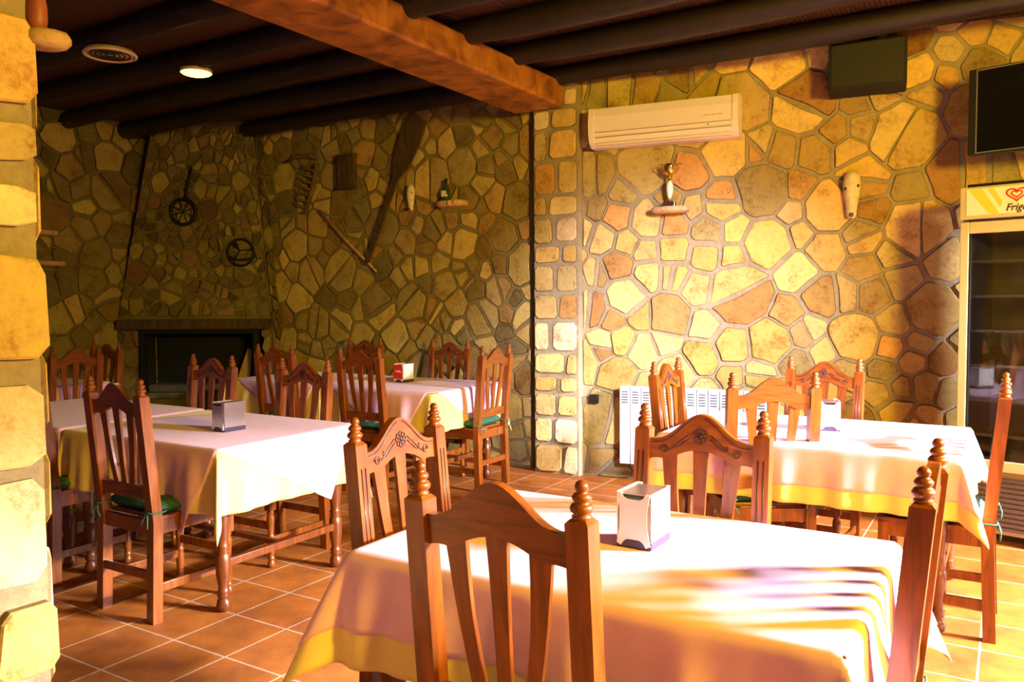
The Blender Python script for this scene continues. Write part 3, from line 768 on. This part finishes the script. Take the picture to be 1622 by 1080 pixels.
holder((-1.425, 4.06, zt), R(-33), 'metal napkin holder with dark base on the left table', ('steel',))
holder((1.55, 3.97, zt), R(-14), 'white napkin holder on right table behind the plain-backed chair', ('napkin',))
N4 = holder((-.865, 6.47, zt), R(-33), 'small napkin holder with red printed end on the back table', ('napkin',))
mb = MB(); mb.box((-.044, -.0715, .028), (.044, -.068, .14), .001); p = mb.build('printed_panel', 'red_print', N4); p['label'] = 'glossy red panel with white script mark'
mb = MB(); mb.tube([(-.03+.06*k/20, -.072, .088+.008*math.sin(k*.9)) for k in range(21)], .0018, 5); mb.build('script_mark', 'napkin', p)

# ------------------------------------------------------------------ things on the walls
def on(fm, s, z, d=0): return Vector(fm(s, z, d))
def s_right(x, y): return (x-PR[0])*math.cos(AR)+(y-PR[1])*math.sin(AR)
def s_left(x, y): return (x-PL0[0])*CT-(y-PL0[1])*ST
OFF = .034
# air conditioner
s0, s1 = s_right(.624, 6.451)+.06, s_right(1.685, 5.969); L = (s1-s0)
t = thing('air_conditioner', 'cream wall-mounted air conditioner above the trophy', 'air conditioner', on(fm_r, (s0+s1)/2, 2.56, OFF), AR)
h = L/2
prof = [(0, 0), (0, .29), (-.10, .295), (-.17, .28), (-.185, .22), (-.185, .10), (-.16, .03), (-.11, 0)]
def xprism(mb, prof, x0, x1):
    n = len(prof); mb.add([(x0, y, z) for y, z in prof]+[(x1, y, z) for y, z in prof], [tuple(range(n))[::-1], tuple(range(n, 2*n))]+[(i, (i+1) % n, (i+1) % n+n, i+n) for i in range(n)])
mb = MB(); xprism(mb, prof, -h+.04, h-.04); mb.build('body', 'ac_white', t)
for s in (-1, 1):
    mb = MB(); k = [(y*1.03-.002, z*1.02-.003) for y, z in prof]; k[0] = (0, 0); k[1] = (0, .295); xprism(mb, k, s*h-(.04 if s > 0 else 0), s*h+(.04 if s < 0 else 0)); mb.build('end_cap', 'ac_white', t)
mb = MB(); mb.box((-h+.05, -.188, .098), (h-.05, -.183, .103)); mb.box((-h+.05, -.183, .062), (h-.05, -.171, .066)); mb.build('panel_line', 'ac_grey', t)
mb = MB(); mb.box((-h+.06, -.165, .006), (h-.06, -.10, .022)); mb.build('air_flap', 'ac_white', t)
mb = MB(); x = h-.25
for k in range(9): mb.box((x+k*.016, -.1866, .150), (x+k*.016+(.011 if k % 3 else .006), -.1848, .155))
mb.build('lettering', 'ac_grey', t)
mb = MB(); mb.lathe([(.001, 0), (.006, .001), (.006, .003)], 10, Matrix.Translation((h-.21, -.184, .085)) @ Matrix.Rotation(math.pi/2, 4, 'X')); mb.build('indicator_light', 'ac_grey', t)
# radiator
s0, s1 = s_right(.835, 6.355)+.05, s_right(1.95, 5.85)
t = thing('radiator', 'white ribbed radiator under the trophy, against stone wall', 'radiator', on(fm_r, (s0+s1)/2, .145, .06), AR); n = 14; w = (s1-s0)/n; h = (s1-s0)/2
for k in range(n):
    x0 = -h+k*w; mb = MB(); mb.box((x0+.002, -.09, 0), (x0+w-.002, -.004, .595), .006)
    o = mb.build('fin', 'white_metal', t)
    mb = MB()
    for z in range(5): mb.box((x0+.018, -.0912, .47+z*.02), (x0+w-.016, -.0898, .479+z*.02))
    mb.build('vent_slots', 'slot_shadow', o)
mb = MB()
for sx in (-1, 1):
    for z in (.1, .48): mb.box((sx*h*.7-.02, -.01, z), (sx*h*.7+.02, .035, z+.02))
mb.build('bracket', 'white_metal', t)
# socket box
mb = MB(); mb.box((-.035, -.03, -.035), (.035, .012, .035), .004); o = mb.build('junction_box', 'iron', None, on(fm_r, s_right(.66, 6.43), .62, .03), AR); tag(o, 'small dark socket box low on the wall left of the radiator', 'socket')
# stone ledges
def ledge(s, z, w, d, h_, fm, ang, label, group='stone ledges on the wall'):
    rng = random.Random(int(s*1000)); mb = MB(); n = 9; q = []
    for i in range(n+1): q.append((-w/2+w*i/n, -d*(1-.25*abs(2*i/n-1)**2)+rng.uniform(-.008, .008)))
    poly = [(-w/2, .02)]+q+[(w/2, .02)]; m_ = len(poly); vs = []
    for k, (sc, zz) in enumerate(((.86, 0), (1, h_*.3), (1, h_*.8), (.95, h_))):
        for x, y in poly: vs.append((x*sc, y*sc if y < 0 else y, zz+rng.uniform(-.002, .002)*(1 if k < 3 else 0)))
    fs = [tuple(range(m_))[::-1], tuple(range(3*m_, 4*m_))]
    for k in range(3):
        for i in range(m_): fs.append((k*m_+i, k*m_+(i+1) % m_, (k+1)*m_+(i+1) % m_, (k+1)*m_+i))
    mb.add(vs, fs, False, (.66, .42, .22)); o = mb.build('stone_ledge', 'stone', None, on(fm, s, z, .02), ang); return tag(o, label, 'stone ledge', group)
sT = s_right(1.22, 6.18)
ledge(sT, 2.045, .27, .15, .045, fm_r, AR, 'reddish stone ledge holding the trophy')
# trophy
t = thing('trophy', 'gold trophy cup with white stem on stone ledge', 'trophy', on(fm_r, sT, 2.091, .10), AR)
mb = MB(); mb.box((-.045, -.03, 0), (.045, .03, .035), .004); mb.build('plinth', 'marble_dark', t)
mb = MB(); mb.lathe([(.022, .035), (.026, .04), (.012, .05), (.008, .06)], 16); mb.lathe([(.010, .185), (.022, .19), (.010, .198), (.008, .215), (.014, .225)], 16); mb.build('collar', 'gold', t)
mb = MB(); mb.lathe([(.010, .06), (.018, .08), (.025, .12), (.026, .155), (.018, .18), (.010, .186)], 16); mb.build('stem', 'porcelain', t)
mb = MB(); mb.lathe([(.012, .222), (.034, .238), (.046, .262), (.050, .29), (.055, .312), (.052, .312), (.045, .285), (.030, .245)], 20); mb.build('cup', 'gold', t)
for s in (-1, 1):
    mb = MB(); mb.tube([(s*x, 0, z) for x, z in ((.047, .300), (.072, .318), (.092, .306), (.086, .282), (.066, .270), (.056, .255), (.038, .245))], .0045, 7); mb.build('handle', 'gold', t)
# skull ornaments
def skull(loc, ang, label, sc):
    t = thing('skull_ornament', label, 'wall ornament', loc, ang, 'pale skull ornaments on the wall'); t.scale = (sc,)*3
    vs = []; secs = [(.0, .030, .030), (-.03, .048, .040), (-.08, .055, .050), (-.14, .050, .050), (-.20, .040, .042), (-.25, .034, .036), (-.29, .030, .030), (-.305, .018, .02)]
    n = 12; fs = []
    for z, wx, wy in secs:
        for k in range(n):
            a = 2*math.pi*k/n; vs.append((wx*math.cos(a), -.02+wy*min(.35, math.sin(a)) if math.sin(a) > 0 else -.02+wy*math.sin(a), z))
    for i in range(len(secs)-1):
        for k in range(n): fs.append((i*n+k, i*n+(k+1) % n, (i+1)*n+(k+1) % n, (i+1)*n+k))
    fs += [tuple(range(n)), tuple(range((len(secs)-1)*n, len(secs)*n))[::-1]]
    mb = MB(); mb.add(vs, fs, True); mb.build('skull', 'bone', t)
    for s, z in ((-1, -.115), (1, -.10)):
        mb = MB(); mb.lathe([(.001, 0), (.010, .002), (.012, .006), (.006, .010)], 10, Matrix.Translation((s*.034, -.048, z)) @ Matrix.Rotation(math.pi/2, 4, 'X')); mb.build('eye_socket', 'black', t)
    mb = MB(); mb.lathe([(.001, 0), (.012, .004), (.016, .02), (.012, .034), (.002, .040)], 10, Matrix.Translation((0, -.03, -.285)) @ Matrix.Rotation(math.pi/2, 4, 'X')); mb.build('muzzle', 'bone_brown', t)
    return t
skull(on(fm_r, s_right(2.358, 5.664), 2.27, .04), AR, 'pale animal skull ornament on right stone wall, dark muzzle, left of the fridge', 1.05)
skull(on(fm_l, s_left(-.87, 7.38), 2.44, .04), -TH, 'small pale skull ornament beside the long wooden peel', .75)
# speaker
t = thing('speaker', 'black loudspeaker box mounted at the top of the right wall', 'speaker', on(fm_r, s_right(2.44, 5.63), 2.775, OFF), AR)
mb = MB(); mb.box((-.235, -.26, 0), (.235, 0, .30), .008); mb.build('cabinet', 'speaker_black', t)
mb = MB(); mb.box((-.215, -.266, .015), (.215, -.26, .285)); mb.build('grille', 'black', t)
mb = MB(); mb.box((-.05, -.03, .30), (.05, 0, .40)); mb.build('bracket', 'black', t)
# television
td = -R(45)
t = thing('television', 'black flat television with silver-edged screen above the fridge', 'television', (2.772, 4.985, 2.262), td)
mb = MB(); mb.box((0, 0, 0), (.86, .075, .51), .006); mb.build('housing', 'black', t)
mb = MB(); mb.box((.05, -.004, .012), (.845, 0, .495)); mb.build('screen', 'screen', t)
mb = MB(); mb.box((.043, -.006, .006), (.050, .0, .502)); mb.box((.05, -.006, .495), (.85, 0, .502)); mb.box((.05, -.006, .006), (.85, 0, .012)); mb.build('screen_trim', 'frame_metal', t)
mb = MB(); mb.box((.36, .075, .18), (.50, .10, .32)); mb.tube([(.43, .09, .25), (.40, .3, .25), (.43, .55, .25)], .02, 8); mb.box((.36, .53, .12), (.50, .555, .38)); mb.build('wall_bracket', 'black', t)
# fridge
fdg = thing('display_fridge', 'tall glass-door ice cream fridge with lit cream header in the corner', 'fridge', (2.577, 4.690, 0), td)
Wd, Dp = .66, .56
mb = MB(); mb.box((0, .05, .06), (.03, Dp, 2.02)); mb.box((Wd-.03, .05, .06), (Wd, Dp, 2.02)); mb.box((.03, Dp-.03, .06), (Wd-.03, Dp, 2.02)); mb.box((.03, .05, 1.84), (Wd-.03, Dp-.03, 2.02)); mb.box((.03, .05, .40), (Wd-.03, Dp-.03, .44)); mb.build('cabinet', 'frame_metal', fdg)
mb = MB(); mb.box((.03, Dp-.04, .44), (Wd-.03, Dp-.031, 1.84)); mb.box((.031, .07, .44), (.036, Dp-.04, 1.84)); mb.box((Wd-.036, .07, .44), (Wd-.031, Dp-.04, 1.84)); mb.build('lining', 'fridge_inside', fdg)
for k in range(6):
    z = .60+k*.20; mb = MB(); 
    mb.box((.04, .09, z), (Wd-.04, .10, z+.016))
    for q in range(14): mb.tube([(.05+q*.043, .10, z+.006), (.05+q*.043, Dp-.05, z+.006)], .0025, 5)
    mb.build('shelf', 'shelf_wire', fdg)
dr = MB(); dr.box((0, 0, .42), (.045, .045, 1.83), .004); dr.box((Wd-.045, 0, .42), (Wd, .045, 1.83), .004); dr.box((.045, 0, 1.765), (Wd-.045, .045, 1.83), .004); dr.box((.045, 0, .42), (Wd-.045, .045, .48), .004)
door = dr.build('door', 'frame_yellow', fdg)
mb = MB(); mb.box((.045, .018, .48), (Wd-.045, .024, 1.765)); mb.build('door_glass', 'door_glass', door)
mb = MB(); mb.box((.045, .004, .48), (.056, .016, 1.765)); mb.build('inner_seal', 'black', door)
mb = MB(); mb.box((0, -.015, 1.845), (Wd, .05, 2.025), .004); hd = mb.build('header', 'frame_yellow', fdg)
mb = MB(); mb.box((.035, -.019, 1.865), (Wd-.015, -.015, 2.012)); mb.build('header_panel', 'header_cream', hd)
mb = MB()
mb.prism([(.045, 2.008), (.115, 2.008), (.20, 1.868), (.15, 1.868)], -.0205, -.0192); mb.prism([(.14, 2.008), (.17, 2.008), (.215, 1.93), (.205, 1.90)], -.0205, -.0192); mb.build('header_stripe', 'header_yellow', hd)
def heart(mb, cx, cz, s, r_):
    pts = []
    for k in range(28):
        a = 2*math.pi*k/28; x = .0625*16*math.sin(a)**3; z = .0625*(13*math.cos(a)-5*math.cos(2*a)-2*math.cos(3*a)-math.cos(4*a)); pts.append((cx+x*s*1.25, -.022, cz+z*s*.95))
    mb.tube(pts, r_, 6, True)
mb = MB(); heart(mb, .285, 1.967, .040, .0042); heart(mb, .285, 1.967, .021, .0034); mb.build('heart_emblem', 'logo_red', hd)
cu = bpy.data.curves.new('lettering', 'FONT'); cu.body = 'Frigo'; cu.size = .055; cu.extrude = .0008; cu.offset = .001; cu.shear = .3; cu.align_x = 'CENTER'
lo = bpy.data.objects.new('lettering_tmp', cu); COL.objects.link(lo)
dg = bpy.context.evaluated_depsgraph_get(); me = bpy.data.meshes.new_from_object(lo.evaluated_get(dg)); bpy.data.objects.remove(lo)
me.materials.clear(); me.materials.append(MAT['letter_brown'])
l2 = bpy.data.objects.new('lettering', me); COL.objects.link(l2); l2.parent = hd; l2.rotation_euler = (R(90), 0, 0); l2.location = (.285, -.0212, 1.878); l2.scale = (.95, 1, 1)
mb = MB(); mb.box((0, .03, .06), (Wd, .05, .42)); g = mb.build('base_panel', 'frame_metal', fdg)
mb = MB()
for k in range(11): mb.box((.02, .012, .085+k*.028), (Wd-.02, .03, .085+k*.028+.017))
mb.build('grill', 'grill', fdg)
mb = MB()
for x in (.05, Wd-.05):
    for y in (.1, Dp-.06): mb.lathe([(.02, 0), (.02, .06)], 10, Matrix.Translation((x, y, 0)))
mb.build('feet', 'black', fdg)
mb = MB(); mb.box((.015, .06, 2.0252), (.55, .42, 2.05), .004); o = mb.build('tray', 'black', None, (2.577, 4.690, 0), td); tag(o, 'flat black tray lying on top of the fridge', 'tray')

# ---- rustic tools on the back wall and chimney
def ring(mb, cx, cz, r_, th, y=0, seg=28): mb.tube([(cx+r_*math.cos(2*math.pi*k/seg), y, cz+r_*math.sin(2*math.pi*k/seg)) for k in range(seg)], th, 7, True)
yc0 = YC+.05
t = thing('iron_hoop', 'round iron hoop wheel with long upright handle high on the chimney', 'wall ornament', (-3.254, YC+.02, 2.30), 0, 'iron rings on the chimney')
mb = MB(); ring(mb, 0, 0, .125, .017); mb.build('rim', 'iron', t)
mb = MB(); 
for k in range(4): a = k*math.pi/4+.3; mb.tube([(-.12*math.cos(a), 0, -.12*math.sin(a)), (.12*math.cos(a), 0, .12*math.sin(a))], .006, 6)
mb.build('spoke', 'iron', t)
mb = MB(); mb.tube([(.02, -.005, .12), (.06, -.005, .30), (.095, -.005, .44)], .012, 7); mb.build('handle', 'iron', t)
t = thing('iron_trivet', 'small iron ring with bent crossbars low on the chimney, above the mantel', 'wall ornament', (-2.682, YC-.012, 1.893), 0, 'iron rings on the chimney')
mb = MB(); ring(mb, 0, 0, .130, .012); mb.build('rim', 'iron', t)
mb = MB(); mb.tube([(-.125, 0, -.03), (-.06, 0, -.07), (.06, 0, -.07), (.15, 0, -.03)], .010, 6); mb.tube([(-.05, 0, .11), (-.01, 0, .02), (.10, 0, .03)], .007, 6); mb.tube([(-.08, 0, .09), (-.01, 0, .02), (-.06, 0, -.07)], .007, 6); mb.build('crossbar', 'iron', t)
# wooden rack
s_ = s_left(-2.0, 8.07)
t = thing('wooden_hay_rake', 'old wooden rake head with row of tines hanging on wall right of the chimney', 'wall ornament', on(fm_l, s_, 2.5, .06), -TH)
mb = MB(); mb.tube([(.18, 0, .24), (.14, 0, .05), (.02, 0, -.22)], .024, 8); mb.build('beam', 'old_wood', t)
for k in range(7):
    q = k/6; bx_, bz_ = .165-.13*q, .16-.34*q
    mb = MB(); mb.tube([(bx_, -.01, bz_), (bx_-.10, -.02, bz_+.035), (bx_-.20+.05*q, -.01, bz_+.075)], [.011, .010, .006], 6); mb.build('tine', 'old_wood', t)
mb = MB(); mb.tube([(-.24, 0, .29), (-.1, 0, .325), (.06, 0, .325), (.2, 0, .285)], [.012, .022, .022, .012], 8); mb.build('crossbar', 'old_wood', t)
# dark block
mb = MB(); mb.box((-.115, -.05, 0), (.115, 0, .33), .012); mb.box((-.085, -.062, .04), (.085, -.05, .29), .004); o = mb.build('carved_plaque', 'peel_wood', None, on(fm_l, s_left(-1.525, 7.78), 2.46, OFF), -TH); tag(o, 'dark rectangular wooden plaque between the rake head and the long peel', 'plaque')
# peel
a_ = on(fm_l, s_left(-.793, 7.334), 3.02, .07); b_ = on(fm_l, s_left(-1.317, 7.655), 1.75, .07)
t = thing('bread_peel', 'long dark wooden peel hung slanting across the back wall', 'wooden peel', b_, -TH)
L = (a_-b_).length; dxl = math.hypot(a_.x-b_.x, a_.y-b_.y); an = math.atan2(dxl, a_.z-b_.z); M = Matrix.Rotation(an, 4, 'Y')
mb = MB(); mb.prism([(-.022, 0), (.022, 0), (.026, L*.62), (-.026, L*.62)], -.014, .014, M); mb.build('handle', 'peel_wood', t)
mb = MB(); mb.prism([(-.026, L*.60), (.026, L*.60), (.10, L*.70), (.125, L*.85), (.12, L), (-.10, L), (-.11, L*.85), (-.085, L*.70)], -.012, .012, M); mb.build('blade', 'peel_wood', t)
mb = MB(); mb.tube([on(fm_l, s_left(-1.824, 7.966), 2.277, .06), on(fm_l, s_left(-1.52, 7.78), 1.97, .07), on(fm_l, s_left(-1.219, 7.595), 1.678, .06)], .011, 7)
tag(mb.build('walking_stick', 'pale_wood'), 'thin pale stick hung slanting on the back wall below the peel', 'stick')
sB = s_left(-.482, 7.14)
ledge(sB, 2.215, .27, .12, .05, fm_l, -TH, 'small stone ledge holding the green bottle')
t = thing('glass_bottle', 'small dark green bottle on stone ledge of the back wall', 'bottle', on(fm_l, sB-.05, 2.266, .08), -TH)
mb = MB(); mb.lathe([(.030, 0), (.034, .01), (.036, .06), (.034, .10), (.014, .135), (.011, .16)], 16); mb.build('body', 'green_glass', t)
mb = MB(); mb.lathe([(.013, .16), (.014, .185), (.010, .192)], 12); mb.build('stopper', 'black', t)
mb = MB(); mb.box((-.024, -.0385, .035), (.024, -.034, .085)); mb.build('bottle_label', 'porcelain', t)
# left wall shelf stones
ang_w = R(90)-TH
for (s, z, w, lab) in ((2.65, 2.02, .34, 'upper stone ledge on the dark left wall'), (2.7, 1.74, .36, 'lower stone ledge on the dark left wall')):
    ledge(s, z, w, .15, .045, fm_w, ang_w, lab, 'stone ledges on the left wall')
# ledge and pot on the pier
pe = W(-1.95, 1.05)
mb = MB(); n = 10; vs = []
for (sc, z) in ((.8, 0), (1, .025), (1, .05), (.9, .068)):
    for k in range(n):
        a = 2*math.pi*k/n; vs.append((.055*sc*math.cos(a)*(1+.08*math.sin(3*a)), .045*sc*math.sin(a), z*.5))
fs = [tuple(range(n))[::-1], tuple(range(3*n, 4*n))]
for j in range(3):
    for k in range(n): fs.append((j*n+k, j*n+(k+1) % n, (j+1)*n+(k+1) % n, (j+1)*n+k))
mb.add(vs, fs, True, (.55, .38, .18)); o = mb.build('stone_ledge', 'stone', None, (-1.085, 1.93, 1.995), 0); tag(o, 'rough stone jutting from the top of the pier at far left', 'stone ledge', 'stone ledges on the wall')
mb = MB(); mb.lathe([(.014, .0), (.020, .005), (.025, .03), (.024, .06), (.019, .09), (.017, .10), (.020, .106)], 18)
o = mb.build('clay_jar', 'terracotta_pot', None, (-1.105, 1.93, 2.030)); tag(o, 'reddish clay jar on the rough stone atop the left pier', 'jar')
# ceiling fittings
t = thing('ceiling_vent', 'round unlit ceiling fitting with pale rim, left of the lit lamp', 'ceiling light', (-2.63, 5.43, 3.03), ROTR)
mb = MB(); ring(mb, 0, 0, .155, .012); M = Matrix.Rotation(R(90), 4, 'X'); mb.v = [tuple(M @ Vector(p)) for p in mb.v]; mb.build('rim', 'lamp_trim', t)
mb = MB(); mb.lathe([(.15, .0), (.15, .022)], 28); mb.build('body', 'lamp_trim', t)
mb = MB()
for q in range(1, 5):
    n0 = len(mb.v); ring(mb, 0, 0, .03*q, .005); mb.v[n0:] = [tuple(M @ Vector(p)+Vector((0, 0, -.004))) for p in mb.v[n0:]]
mb.build('grille', 'plaster_dark', t)
t = thing('ceiling_lamp', 'round ceiling lamp glowing yellow-green', 'ceiling light', (-2.235, 5.87, 3.03), ROTR)
mb = MB(); mb.lathe([(.11, .0), (.11, .022)], 28); mb.build('housing', 'lamp_trim', t)
mb = MB(); mb.lathe([(.01, -.022), (.06, -.018), (.095, -.008), (.105, -.0005)], 28); mb.build('lamp_glass', 'lamp_lit', t)
lamp('ceiling_lamp_light', 'SPOT', (-2.235, 5.87, 2.99), (-2.235, 5.87, 0), 25, (1, .9, .35), spot_size=R(150), spot_blend=.8, shadow_soft_size=.08)
